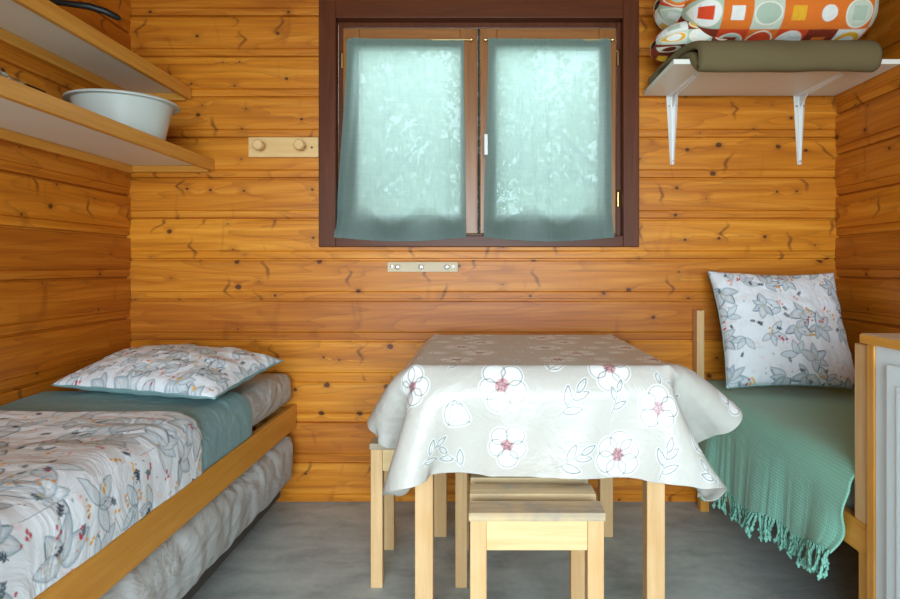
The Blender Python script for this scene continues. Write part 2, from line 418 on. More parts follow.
t.t.links.new(m1.outputs[0], m2.inputs[1]); t.t.links.new(tp.outputs[0], m2.inputs[2]); t.t.links.new(m2.outputs[0], t.out.inputs[0]); M['curtain'] = t.m

# floor
t = NT('grey_mottled_vinyl'); o = t.obj()
a = t.noise(t.vmap(o, (2.2, 5, 1)), 1.6, 6, .62, .5); b = t.noise(o, 40, 4, .6)
c = t.ramp(t.math('ADD', t.math('MULTIPLY', a, .8), t.math('MULTIPLY', b, .2)), [(.3, lin((148, 158, 158))), (.5, lin((184, 194, 193))), (.72, lin((210, 218, 216)))])
t.bump(b, .05, .001); M['floor'] = t.done(c, .5, spec=.3)

# sheet
t = NT('grey_cotton_sheet'); o = t.obj()
wv = t.noise(t.vmap(o, (4, 3, 7)), 1.1, 4, .5, 1.6)
t.bump(t.math('ADD', wv, t.math('MULTIPLY', t.noise(o, 400, 2), .03)), .6, .04)
M['sheet'] = t.done(t.mix(t.noise(o, 7, 3), lin((180, 184, 184)), lin((198, 202, 202))), .85, spec=.2)
t = NT('teal_cotton'); o = t.obj(); t.bump(t.noise(t.vmap(o, (6, 9, 6)), 1.5, 5, .6, 1), .35, .02)
M['teal'] = t.done(t.mix(t.noise(o, 9, 3), lin((128, 164, 168)), lin((144, 180, 184))), .85, spec=.2)
# green woven throw
t = NT('green_woven_throw'); tc = t.n('ShaderNodeTexCoord'); uv = tc.outputs['UV']
wa = t.n('ShaderNodeTexWave', wave_type='BANDS', bands_direction='X'); t.put(wa.inputs[0], uv); wa.inputs['Scale'].default_value = 34; wa.inputs['Distortion'].default_value = .6; wa.inputs['Detail Scale'].default_value = 8
wb = t.n('ShaderNodeTexWave', wave_type='BANDS', bands_direction='Y'); t.put(wb.inputs[0], uv); wb.inputs['Scale'].default_value = 44; wb.inputs['Distortion'].default_value = .6; wb.inputs['Detail Scale'].default_value = 8
h = t.math('ADD', t.math('MULTIPLY', wa.outputs['Fac'], .5), t.math('MULTIPLY', wb.outputs['Fac'], .5))
t.bump(h, .35, .0025)
c = t.mix(h, lin((122, 188, 166)), lin((148, 212, 190))); c = t.mix(t.math('MULTIPLY', t.noise(t.obj(), 5, 3), .5), c, lin((130, 190, 172)))
M['throw'] = t.done(c, .9, spec=.15); M['throw'].node_tree.nodes['Principled BSDF'].inputs['Sheen Weight'].default_value = .3
M['tassel'] = plain('green_fringe_yarn', (134, 196, 178), .9, bump=(300, .4, .002))
M['floral'] = attr_mat('floral_print_cotton', .85, wr=((5, 5, 5), 2.2, .35, .02))
M['duvet'] = attr_mat('floral_print_duvet', .85, wr=((4, 6, 4), 1.3, .32, .03))
M['oilcloth'] = attr_mat('glossy_oilcloth', .36, wr=((4, 4, 4), 2.0, .35, .02), spec=.5)
M['retro'] = attr_mat('retro_print_cotton', .85, wr=((9, 9, 9), 1.5, .4, .02))
M['cab_white'] = plain('pale_lacquered_front', (228, 242, 250), .4)
M['worktop'] = plain('light_worktop', (222, 210, 190), .4)
M['leaf'] = plain('green_leaf', (206, 214, 168), .5, var=.1)
M['leaf2'] = plain('deep_green_leaf', (196, 208, 160), .5, var=.1)
M['bark'] = plain('bark', (84, 68, 52), .9, var=.3)
M['grass'] = plain('meadow_ground', (104, 128, 70), .9, var=.3)
M['mattress'] = plain('foam_mattress_cover', (206, 204, 196), .9)

# ------------------------------------------------------------------ structure
XL, XR, YB, YF, ZC, WT = -1.477, 1.494, 2.53, -.9, 2.42, .09
struct(box('floor', XL-.1, XR+.1, YF-.1, YB+.1, -.08, 0, M['floor'], bev=0))
struct(box('ceiling', XL-.1, XR+.1, YF-.1, YB+.1, ZC, ZC+.06, M['ceiling'], bev=0))
def plank_profile(z0, zlo, zhi):
    """(depth, z) down-to-up outline of shiplap with groove and bead"""
    pts = []
    k = math.floor((zlo-z0)/GP)
    while z0+k*GP < zhi+GP:
        b = z0+k*GP
        pts += [(.016, b-.0036), (.016, b+.0036), (.0045, b+.007), (.0035, b+.033), (.006, b+.0355), (.0005, b+.039), (0, b+.05), (0, b+GP-.008), (.003, b+GP-.0035)]
        k += 1
    out = []
    for p, q in zip(pts, pts[1:]):
        if q[1] <= zlo or p[1] >= zhi: continue
        def cl(p, q, z): f = (z-p[1])/(q[1]-p[1]); return (p[0]+(q[0]-p[0])*f, z)
        a = p if p[1] >= zlo else cl(p, q, zlo); b = q if q[1] <= zhi else cl(p, q, zhi)
        if not out: out.append(a)
        out.append(b)
    return out
def clad(bm, f, h0, h1, z0, zlo, zhi):
    """f(h, depth, z) -> point on the wall"""
    prof = plank_profile(z0, zlo, zhi)
    A = [bm.verts.new(f(h0, d, z)) for d, z in prof]; B = [bm.verts.new(f(h1, d, z)) for d, z in prof]
    for i in range(len(prof)-1): bm.faces.new((A[i], B[i], B[i+1], A[i+1]))
    # back faces and caps
    a0, a1, b0, b1 = [bm.verts.new(f(h, WT, z)) for h, z in ((h0, zlo), (h0, zhi), (h1, zlo), (h1, zhi))]
    bm.faces.new((a0, a1, b1, b0)); bm.faces.new(A+[a1, a0]); bm.faces.new(B[::-1]+[b0, b1])
    bm.faces.new((A[0], a0, b0, B[0])); bm.faces.new((A[-1], B[-1], b1, a1))
WX0, WX1, WZ0, WZ1 = -.62, .605, 1.115, 2.05      # opening in the back wall
bm = bmesh.new(); fb = lambda h, d, z: (h, YB+d, z)
clad(bm, fb, XL-WT, WX0, 0, 0, ZC); clad(bm, fb, WX1, XR+WT, 0, 0, ZC); clad(bm, fb, WX0, WX1, 0, 0, WZ0); clad(bm, fb, WX0, WX1, 0, WZ1, ZC)
struct(link_bm('wall_back', bm, M['wall_x']))
for nm, X, s in (('wall_left', XL, -1), ('wall_right', XR, 1)):
    bm = bmesh.new(); clad(bm, lambda h, d, z: (X+s*d, h, z), YF, YB, -.076, 0, ZC); struct(link_bm(nm, bm, M['wall_y']))
bm = bmesh.new(); ff = lambda h, d, z: (h, YF-d, z)
clad(bm, ff, XL-WT, -.95, 0, 0, ZC); clad(bm, ff, 1.05, XR+WT, 0, 0, ZC); clad(bm, ff, -.95, 1.05, 0, 1.97, ZC)
struct(link_bm('wall_front', bm, M['wall_x']))
struct(box('ground', -14, 14, -9, 22, -.5, -.3, M['grass'], bev=0))

# window: frame as structure with child parts
win = struct(boxes('window_1', [(-.679, -.608, YB-.022, YB+.03, 1.08, 2.114), (.595, .662, YB-.022, YB+.03, 1.08, 2.114)], M['frame_dark'], bev=.003))
boxes('frame_rail', [(-.6085, .5955, YB-.022, YB+.03, 1.08, 1.127), (-.6085, .5955, YB-.022, YB+.03, 2.038, 2.114)], M['frame_dark_x'], win, .003)
boxes('frame_rebate', [(-.608, -.588, YB+.03, YB+.088, 1.12, 2.045), (.577, .597, YB+.03, YB+.088, 1.12, 2.045), (-.59, .58, YB+.03, YB+.088, 1.12, 1.135), (-.59, .58, YB+.03, YB+.088, 2.018, 2.045)], M['frame_dark'], win, 0)
for (x0, x1, gx0, gx1) in ((-.587, -.014, -.519, -.089), (-.004, .574, .0675, .502)):
    y0, y1, z0, z1, g0, g1 = YB+.022, YB+.062, 1.137, 2.012, 1.219, 1.928
    s = boxes('sash', [(x0, gx0, y0, y1, z0, z1), (gx1, x1, y0, y1, z0, z1)], M['sash'], win, .003)
    boxes('sash_rail', [(gx0, gx1, y0+.0005, y1, z0, g0), (gx0, gx1, y0+.0005, y1, g1, z1)], M['sash_x'], s, .003)
    box('glass', gx0-.004, gx1+.004, y0+.018, y0+.022, g0-.004, g1+.004, M['glass'], s, 0)
boxes('sash_gap_strip', [(-.0135, -.0045, YB+.03, YB+.05, 1.137, 2.012)], M['gap_strip'], win, 0)  # black strip added as the dark gap between the two sashes
box('meeting_strip', -.0205, -.0155, YB+.012, YB+.024, 1.137, 2.012, M['sash'], win, .001)
bm = bmesh.new(); add_box(bm, .012, .028, YB+.014, YB+.022, 1.47, 1.555, .003); add_box(bm, .014, .026, YB-.018, YB+.014, 1.535, 1.55, .003); add_box(bm, .013, .029, YB-.022, YB-.012, 1.465, 1.553, .004)
link_bm('handle', bm, M['white_paint'], win)
for x, zz in ((.583, 1.88), (.583, 1.283), (-.592, 1.87)):
    bm = bmesh.new(); lathe(bm, [(.006, -.03), (.006, .03)], (x, YB+.02, zz), 12); lathe(bm, [(.003, .03), (.008, .034), (.003, .042)], (x, YB+.02, zz), 12); link_bm('hinge', bm, M['brass'], win)

# ------------------------------------------------------------------ outside: trees beyond the window
def tree(x, y, h, rx, n, label, mat, seed, z0=-.3):
    R = random.Random(seed); root = thing('tree', label, 'tree', (x, y, z0), 'trees outside the window')
    V = []; F = []
    for i in range(n):
        while 1:
            p = Vector((R.uniform(-1, 1), R.uniform(-1, 1), R.uniform(-1, 1)))
            if .25 < p.length < 1: break
        q = mnoise.noise(p*2.2+Vector((seed, 0, 0)))
        if q < -.12: continue
        c = Vector((p.x*rx, p.y*rx*.8, h*.56+p.z*h*.46)); s = R.uniform(.04, .085)
        a = Vector((R.gauss(0, 1), R.gauss(0, 1), R.gauss(0, 1))).normalized(); b = a.cross(Vector((R.gauss(0, 1), R.gauss(0, 1), R.gauss(0, 1)))).normalized()
        k = len(V); V += [c-a*s, c+b*s*.45, c+a*s, c-b*s*.45]; F.append((k, k+1, k+2, k+3))
    mesh_obj('foliage', V, F, mat, root)
    bm = bmesh.new(); tube(bm, [(0, 0, 0), (.05, 0, h*.35), (-.03, .03, h*.8)], [.1, .07, .02], 8)
    for k in range(7):
        a = R.uniform(0, 6.28); zz = h*R.uniform(.25, .6); tube(bm, [(0, 0, zz), (math.cos(a)*rx*.4, math.sin(a)*rx*.4, zz+h*.15), (math.cos(a)*rx*.7, math.sin(a)*rx*.6, zz+h*.25)], [.04, .025, .01], 6)
    link_bm('trunk', bm, M['bark'], root)
    return root
tree(-1.55, 6.6, 4.3, 1.25, 11000, 'leafy green tree outside, behind the left curtain', M['leaf'], 3)
tree(.15, 9.2, 5.2, 1.5, 11000, 'leafy tree outside, seen between and behind both curtains', M['leaf2'], 8)
tree(1.75, 6.9, 3.7, 1.3, 11000, 'leafy green tree outside, behind the right curtain', M['leaf'], 15)

# ------------------------------------------------------------------ curtains
def curtain(label, xt0, xt1, xb0, xb1, zt, zb, seed, folds):
    nu, nv = 220, 240; u = np.linspace(0, 1, nu)[:, None]; v = np.linspace(0, 1, nv)[None, :]
    e = sst(0, 1, v)
    x0 = xt0+(xb0-xt0)*e; x1 = xt1+(xb1-xt1)*e
    X = x0+(x1-x0)*u; Z = zt-.004*np.sin(u*math.pi)+(zb-zt)*v-.012*np.sin(u*math.pi)*v
    Y = (YB+.010)-.036*sst(.86+.05*np.cos(u*math.pi*4+seed), 1.0, v)
    for (c, wd, amp, top) in folds:
        Y = Y-amp*.8*np.exp(-((u-c-.02*np.sin(v*4+c*9))/wd)**2)*(top+(1-top)*v)
    Y = Y-.006*v*fbm(u*9+seed, v*2+seed, seed)-.003*np.sin(v*math.pi*2+u*5)
    Y = Y-.006*np.exp(-((v-.012)/.02)**2)
    o = mesh_obj('curtain', np.stack([X, np.broadcast_to(Y, X.shape), Z], -1), grid_faces(nu, nv), M['curtain'], smooth=True)
    tag(o, label, 'curtain', 'sheer window curtains')
    return o
curtain('sheer teal curtain over the left window sash', -.568, -.072, -.612, -.063, 1.963, 1.119, 1, [(.07, .035, .012, 1), (.3, .05, .003, .2), (.9, .03, .008, 0), (.55, .04, .002, 1)])
curtain('sheer teal curtain over the right window sash, beside the white handle', .030, .549, .012,   .556, 1.963, 1.119, 5, [(.04, .03, .008, .3), (.28, .018, .005, 1), (.40, .014, .005, 1), (.5, .016, .006, 1), (.93, .03, .009, .5), (.7, .06, .004, 1)])
for lab, x0, x1 in (('thin brass curtain rod on the left sash', -.566, -.040), ('thin brass curtain rod on the right sash', .020, .556)):
    r = thing('curtain_rod', lab, 'curtain rod', ((x0+x1)/2, YB+.008, 1.957), 'curtain rods'); hw = (x1-x0)/2
    bm = bmesh.new(); tube(bm, [(-hw, 0, 0), (hw, 0, 0)], .0022, 8); link_bm('rod', bm, M['brass'], r)
    for sg in (-1, 1):
        bm = bmesh.new(); lathe(bm, [(.001, -.008), (.0065, -.004), (.007, .002), (.003, .007)], (sg*hw, 0, 0), 12, 'x'); link_bm('finial', bm, M['brass'], r)
        bm = bmesh.new(); tube(bm, [(sg*(hw-.012), .014, -.002), (sg*(hw-.012), 0, -.002)], .002, 6); link_bm('bracket', bm, M['brass'], r)

# ------------------------------------------------------------------ peg rails on the back wall
r = thing('peg_rail', 'pale wooden peg rail with round pegs left of the window', 'peg rail', (-.83, YB, 1.498))
box('rail', -.145, .149, -.018, 0, -.042, .042, M['rack'], r, .003)
for x in (-.086, .083):
    bm = bmesh.new(); lathe(bm, [(.013, .016), (.013, .045), (.021, .052), (.021, .072), (.018, .076), (0, .077)], (x, 0, 0), 28, 'y'); link_bm('peg', bm, M['rack'], r, True, 40)
bm = bmesh.new(); lathe(bm, [(.0, .0195), (.0045, .019), (.0045, .015)], (.122, 0, -.002), 14, 'y'); link_bm('screw', bm, M['black'], r)
r = thing('hook_rail', 'small pale hook rail with three knobs under the window', 'peg rail', (-.245, YB, .996))
box('rail', -.148, .148, -.012, 0, -.021, .021, M['pale_rail'], r, .002)
for x in (-.103, -.005, .103):
    bm = bmesh.new(); lathe(bm, [(.004, .01), (.004, .03), (.009, .034), (.009, .040), (0, .043)], (x, 0, 0), 20, 'y'); link_bm('knob', bm, M['steel'], r, True, 40)
for x in (-.13, .128):
    bm = bmesh.new(); lathe(bm, [(0, .0145), (.006, .0135), (.006, .010)], (x, 0, .002), 14, 'y'); link_bm('screw', bm, M['white_paint'] if x > 0 else M['steel'], r)

# ------------------------------------------------------------------ wall shelves, left
def lshelf(label, xf, z0, z1, ynear):
    r = thing('wall_shelf', label, 'shelf', (XL, 0, z0), 'white wall shelves with honey wood edge on the left wall')
    w_ = xf-XL
    box('panel', .001, w_-.02, ynear, YB-.001, z1-z0-.026, z1-z0-.006, M['melamine'], r, .001)
    box('front_edge', w_-.02, w_, ynear, YB-.001, 0, z1-z0, M['honey'], r, .003)
    box('wall_batten', .001, .02, ynear, YB-.022, -.012, z1-z0-.0265, M['honey'], r, .002)
    box('end_batten', .001, w_-.021, YB-.0215, YB-.001, -.006, z1-z0-.0265, M['honey_x'], r, .002)
    return r
lshelf('upper wall shelf on the left wall, holding the black pan', -1.219, 1.700, 1.751, .95)
lshelf('lower wall shelf on the left wall, holding the plastic basin', -1.122, 1.400, 1.447, .75)

bm = bmesh.new(); s_ = .002
lathe(bm, [(0, 0), (.14, 0), (.148, .006), (.178, .143), (.182, .150), (.200, .152), (.203, .148), (.203, .143), (.200, .143), (.1995, .147), (.183, .146), (.174, .140), (.143, .009), (.135, .004), (0, .004)], (0, 0, 0), 64)
o = link_bm('basin', bm, M['basin'], None, True, 35); o.location = (-1.282, 2.15, 1.4415); o.scale = (.9, .85, .95); tag(o, 'pale grey plastic wash basin on the lower left wall shelf', 'basin')

r = thing('frying_pan', 'black frying pan with its handle over the edge of the upper left shelf', 'pan', (-1.362, 1.70, 1.7455))
bm = bmesh.new(); lathe(bm, [(0, 0), (.085, 0), (.11, .04), (.113, .04), (.112, .036), (.086, .004), (0, .004)], (0, 0, 0), 48); link_bm('pan_body', bm, M['black'], r, True, 35)
bm = bmesh.new(); pp = [(.035, .085, .040), (.056, .115, .058), (.073, .145, .064), (.128, .19, .072), (.165, .215, .066), (.191, .235, .055), (.198, .240, .052)]
tube(bm, pp, [.008, .012, .009, .011, .011, .010, .004], 12); link_bm('handle', bm, M['black'], r, True, 60)

r = thing('ladle', 'steel kitchen ladle with black tip on the lower left shelf', 'kitchen utensil', (-1.215, 1.475, 1.4415))
bm = bmesh.new(); lathe(bm, [(0, .0), (.025, .004), (.04, .025), (.042, .035), (.039, .035), (.037, .025), (.022, .007), (0, .004)], (0, 0, 0), 32); link_bm('bowl', bm, M['steel'], r, True, 35)
bm = bmesh.new(); tube(bm, [(.03, .02, .03), (.036, .05, .028), (.042, .07, .022)], [.005, .006, .006], 8); link_bm('handle', bm, M['steel'], r, True)
bm = bmesh.new(); tube(bm, [(.042, .07, .022), (.062, .11, .014)], [.008, .007], 8); link_bm('tip', bm, M['black'], r, True, 50)

# ------------------------------------------------------------------ white shelf, right, with blanket and duvet
r = thing('bracket_shelf', 'white wall shelf on two brackets in the upper right corner', 'shelf', (.684, YB, 1.717))
W_ = XR-.684-.002
box('panel', 0, W_, -.40, -.001, 0, .018, M['melamine'], r, .0015)
for x in (.122, .658):
    bm = bmesh.new()
    def strip(pts_c, w0, w1, horizontal):
        n = 10; prev = None
        for i in range(n+1):
            f = i/n; wd = (w0+(w1-w0)*f)/2
            if horizontal: c = (x, -.001-f*.29, -.0015); ring = [(x-wd, c[1], -.0005), (x-wd*.5, c[1], -.007), (x-wd*.25, c[1], -.003), (x+wd*.25, c[1], -.003), (x+wd*.5, c[1], -.007), (x+wd, c[1], -.0005)]
            else:
                zz = -f*.29; ring = [(x-wd, -.0005, zz), (x-wd*.5, -.009, zz), (x-wd*.25, -.004, zz), (x+wd*.25, -.004, zz), (x+wd*.5, -.009, zz), (x+wd, -.0005, zz)]
            ring = [bm.verts.new(p) for p in ring]
            if prev:
                for k in range(6): bm.faces.new((prev[k], prev[(k+1) % 6], ring[(k+1) % 6], ring[k]))
            else: bm.faces.new(ring)
            prev = ring
        bm.faces.new(prev[::-1])
    strip(None, .05, .020, True); strip(None, .05, .018, False)
    v = [bm.verts.new(p) for p in ((x-.002, -.002, -.055), (x-.002, -.075, -.004), (x-.002, -.002, -.004), (x+.002, -.002, -.055), (x+.002, -.075, -.004), (x+.002, -.002, -.004))]
    bm.faces.new((v[0], v[1], v[2])); bm.faces.new((v[3], v[5], v[4])); bm.faces.new((v[0], v[3], v[4], v[1]))
    b = link_bm('bracket', bm, M['white_paint'], r)
    for dx, zz in ((-.015, -.045), (.015, -.045), (0, -.277)):
        bm = bmesh.new(); lathe(bm, [(0, .0115), (.004, .011), (.004, .002)], (x+dx, 0, zz), 10, 'y'); link_bm('screw', bm, M['steel'], b)

# folded olive blanket: a thick slab folded once, its fold drooping over the shelf front
def blanket():
    # centre line of the fold in (y, z); top of shelf z=1.735
    th = .031
    path = [(2.34, 1.752), (2.25, 1.752), (2.165, 1.752), (2.128, 1.741), (2.105, 1.712), (2.085, 1.690), (2.066, 1.697), (2.062, 1.735), (2.085, 1.766), (2.13, 1.782), (2.2, 1.787), (2.3, 1.779), (2.38, 1.762), (2.43, 1.753)]
    P_ = np.array(path); t_ = np.linspace(0, len(P_)-1, 70); i = np.minimum(t_.astype(int), len(P_)-2); f = (t_-i)[:, None]
    g = lambda k: P_[np.clip(i+k, 0, len(P_)-1)]
    p0, p1, p2, p3 = g(-1), g(0), g(1), g(2); c = p1+.5*f*(p2-p0+f*(2*p0-5*p1+4*p2-p3+f*(3*(p1-p2)+p3-p0)))
    d = np.gradient(c, axis=0); nrm = np.stack([-d[:, 1], d[:, 0]], 1); nrm /= np.linalg.norm(nrm, axis=1)[:, None]
    outer = c-nrm*th/2; inner = c+nrm*th/2
    cap1 = [c[-1]+(-nrm[-1]*math.cos(a)+d[-1]/np.linalg.norm(d[-1])*math.sin(a))*th/2 for a in np.linspace(0, math.pi, 8)[1:-1]]
    cap0 = [c[0]+(nrm[0]*math.cos(a)-d[0]/np.linalg.norm(d[0])*math.sin(a))*th/2 for a in np.linspace(0, math.pi, 8)[1:-1]]
    loop = np.concatenate([outer, np.array(cap1), inner[::-1], np.array(cap0)])
    n = len(loop); nx = 70; V = []
    cen = loop.mean(0)
    xs = np.linspace(0, 1, nx)
    for k, s in enumerate(xs):
        x = .752+s*(1.372-.752); e = min(s, 1-s)*.62
        rr = math.sqrt(max(0, 1-(1-min(1, e/.02))**2)) if e < .02 else 1
        for j, (y, z) in enumerate(loop):
            cy, cz = c[np.argmin(np.hypot(c[:, 0]-y, c[:, 1]-z))]
            y2 = cy+(y-cy)*(.55+.45*rr); z2 = cz+(z-cz)*(.55+.45*rr)
            y2 += .004*math.sin(s*9+z*30)*(1 if y < 2.08 else .1); z2 += .004*mnoise.noise(Vector((s*6, y*8, z*8)))-.0
            V.append((x-(.20*(y2-2.07) if s < .5 else 0)*(1-2*s), y2, max(z2, 1.7355) if y2 > 2.133 else z2))
    F = []
    for k in range(nx-1):
        for j in range(n): F.append((k*n+j, k*n+(j+1) % n, (k+1)*n+(j+1) % n, (k+1)*n+j))
    # end faces: quads between the outer and inner sides
    m_ = len(outer); off = (nx-1)*n; nc = len(cap1)
    for base in (0, off):
        for j in range(m_-1):
            a, b = base+j, base+j+1; cI, dI = base+m_+nc+(m_-1-j-1), base+m_+nc+(m_-1-j)
            F.append((a, b, cI, dI) if base else (dI, cI, b, a))
        F.append(tuple(base+m_-1+q for q in range(nc+2))); F.append(tuple([base+2*m_+nc-1+q for q in range(nc+1)]+[base]))
    o = mesh_obj('folded_blanket', V, F, M['blanket'], smooth=True); tag(o, 'olive brown folded blanket on the right shelf under the patterned quilt', 'blanket')
    bm = bmesh.new(); bm.from_mesh(o.data); bmesh.ops.recalc_face_normals(bm, faces=bm.faces); bm.to_mesh(o.data); bm.free()
    o.data.set_sharp_from_angle(angle=math.radians(60))
blanket()

def paint_retro(cv, seed, cs=.088):
    R = random.Random(seed); pal = [(216, 74, 40), (232, 176, 48), (134, 52, 32), (200, 212, 196), (232, 234, 230), (176, 196, 178), (226, 120, 44), (236, 232, 214)]
    for i in range(int(cv.w/cs)+1):
        for j in range(int(cv.h/cs)+1):
            a = R.choice(pal); b = R.choice([p for p in pal if p != a]); c = R.choice([p for p in pal if p != b]+[(60, 110, 160)])
            x, y = i*cs, j*cs
            cv.shape([(x, y), (x+cs, y), (x+cs, y+cs), (x, y+cs)], fill=a, fa=1)
            ey = R.choice([1, .8, 1]); el = rot([(math.cos(q)*cs*.44, math.sin(q)*cs*.44*ey) for q in np.linspace(0, 6.28, 40)[:-1]], 0, (x+cs/2, y+cs/2))
            k = R.random()
            if k < .75: cv.shape(el, fill=b, stroke=(238, 236, 220), width=.006)
            if k > .25:
                if R.random() < .6: cv.shape(rot([(math.cos(q)*cs*.26, math.sin(q)*cs*.26) for q in np.linspace(0, 6.28, 20)[:-1]], 0, (x+cs/2, y+cs/2)), fill=c)
                else: cv.shape([(x+cs*.28, y+cs*.28), (x+cs*.72, y+cs*.28), (x+cs*.72, y+cs*.72), (x+cs*.28, y+cs*.72)], fill=c)
def soft_roll(name, label, cat, x0, x1, yc, zc, ry, rz, seed, cv, mat, lumps=.02, parent=None, zmin=None, slope=0):
    """a bulging folded bundle whose length runs along x"""
    nu, nv = cv.n, cv.m; V = np.zeros((nu, nv, 3)); u = np.linspace(0, 1, nu)[:, None]; a = np.linspace(0, 2*math.pi, nv)[None, :]
    e = np.minimum(u, 1-u)*(x1-x0); end = np.sqrt(np.clip(1-(1-np.clip(e/.10, 0, 1))**2, 0, 1))
    ca, sa = np.cos(a), np.sin(a)
    p = 2.6; rr = (abs(ca)**p+abs(sa)**p)**(-1/p)
    lump = 1+lumps*4*(fbm(u*5+seed, a*1.1, seed)-.5)
    bulge = .10*np.cos(a*2+u*3)*0
    V[..., 0] = x0+(x1-x0)*u+0*a
    V[..., 1] = yc-ca*rr*ry*(.25+.75*end)*lump
    V[..., 2] = zc+sa*rr*rz*(.15+.85*end)*lump-slope*(1-u)
    if zmin is not None: V[..., 2] = np.maximum(V[..., 2], zmin(V[..., 1]))
    o = mesh_obj(name, V, grid_faces(nu, nv), mat, parent, smooth=True, cols=cv.C)
    if label: tag(o, label, cat)
    return o
dq = thing('patchwork_quilt', 'folded quilt with retro orange, yellow and brown circle print on the right shelf', 'quilt', (0, 0, 0))
zb = lambda y: np.where(y < 2.09, 1.79+(y-2.09)*.0, 1.8055)
cv = Canvas(.85, 1.05, 300, 360, (232, 234, 226)); paint_retro(cv, 17, .13)
soft_roll('front_fold', None, None, .735, 1.425, 2.235, 1.935, .165, .125, 4, cv, M['retro'], .012, dq, zb)
cv = Canvas(.5, .95, 150, 290, (232, 234, 226)); paint_retro(cv, 5, .12)
soft_roll('side_fold', None, None, .652, 1.02, 2.27, 1.866, .13, .058, 9, cv, M['retro'], .02, dq, lambda y: 1.802-(np.maximum(y, 2.3)-2.3)*.2, .03)
cv = Canvas(.5, .95, 150, 290, (232, 234, 226)); paint_retro(cv, 6, .12)
soft_roll('side_fold', None, None, .672, 1.05, 2.29, 1.995, .14, .082, 19, cv, M['retro'], .02, dq, None, .0)
cv = Canvas(.75, .95, 240, 290, (232, 234, 226)); paint_retro(cv, 21, .115)
soft_roll('upper_fold', None, None, .70, 1.42, 2.27, 2.13, .18, .085, 14, cv, M['retro'], .012, dq)

# ------------------------------------------------------------------ left bed
def rounded_slab(name, x0, x1, y0, y1, z0, z1, r, mat, parent=None, seed=1, amp=.006, cols=None, side_bulge=.0, hem=None, n=150):
    """soft slab: closed super-rounded box as a grid swept round in x-z and along y, with wrinkles"""
    L = []
    w_, h_ = x1-x0, z1-z0
    def arc(cx, cz, a0, a1): return [(cx+math.cos(a)*r, cz+math.sin(a)*r) for a in np.linspace(a0, a1, 14)]
    pts = arc(x1-r, z0+r, -math.pi/2, 0)+arc(x1-r, z1-r, 0, math.pi/2)
    pts += [(x1-r-(w_-2*r)*k/40, z1) for k in range(1, 40)]
    pts += arc(x0+r, z1-r, math.pi/2, math.pi)+arc(x0+r, z0+r, math.pi, 1.5*math.pi)
    pts = np.array(pts); m = len(pts); V = np.zeros((n, m, 3)); v = np.linspace(0, 1, n)
    cen = np.array([(x0+x1)/2, (z0+z1)/2])
    for k in range(n):
        y = y0+(y1-y0)*v[k]; e = min(v[k], 1-v[k])*(y1-y0); f = 1-(1-min(1, e/r))**2; f = math.sqrt(max(f, 0))
        q = pts.copy(); shr = r*(1-f); q[:, 0] = np.clip(q[:, 0], x0+shr, x1-shr); q[:, 1] = np.where(q[:, 1] > cen[1], np.minimum(q[:, 1], z1-shr*.7), np.maximum(q[:, 1], z0+shr*.7))
        V[k, :, 0] = q[:, 0]; V[k, :, 1] = y; V[k, :, 2] = q[:, 1]
    X, Y, Z = V[..., 0], V[..., 1], V[..., 2]
    wr = (fbm(Y*9+X*6+seed, (X-Z)*5+3*fbm(Y*3, X*3, seed+7), seed)-.5)
    wr2 = (fbm(Y*26+X*9, (X+Z)*9-Y*5, seed+3)-.5)
    dirx = (X-cen[0])/(w_/2); dirz = (Z-cen[1])/(h_/2)
    dx = np.where(abs(dirx) > .85, np.sign(dirx), 0); dz = np.where(dirz > .5, 1., 0)
    V[..., 0] += dx*(amp*2*wr+amp*wr2); V[..., 2] += dz*(amp*2*wr+amp*wr2)
    if hem is not None:      # raise/lower the bottom edge on the right side
        low = (X > cen[0]) & (Z < z0+r*.8)
        V[..., 2] += np.where(low, hem*(fbm(Y*5, Y*0+1, seed+5)-.45)*2, 0)
    return mesh_obj(name, V, grid_faces(n, m), mat, parent, smooth=True, cols=cols)

RX = -.776
b = thing('bed', 'honey wood bed frame along the left wall with a side rail', 'bed', (-1.12, 1.5, 0))
def rel(o, root): o.location = -Vector(root.location); return o
rel(box('side_rail', RX-.025, RX, .35, YB-.004, .322, .420, M['honey'], b, .004), b)
rel(box('wall_rail', XL+.002, XL+.027, .35, YB-.004, .322, .405, M['honey'], b, .004), b)
rel(box('foot_rail', XL+.027, RX-.025, .35, .375, .322, .405, M['honey_x'], b, .004), b)
rel(box('head_rail', XL+.027, RX-.025, YB-.03, YB-.004, .322, .405, M['honey_x'], b, .004), b)
for k in range(12):
    y = .45+k*.17; rel(box('slat', XL+.027, RX-.025, y, y+.07, .375, .392, M['honey_x'], b, .002), b)
for (x, y) in ((XL+.03, .38), (RX-.06, .38), (XL+.03, YB-.07), (XL+.03, 1.4)):
    rel(box('leg', x, x+.035, y, y+.035, 0, .322, M['honey_z'], b, .002), b)
o = rounded_slab('mattress', XL+.006, RX-.003, .40, YB-.012, .422, .560, .062, M['sheet'], seed=3, amp=.006)
tag(o, 'mattress in a crumpled grey fitted sheet on the left bed frame', 'mattress')

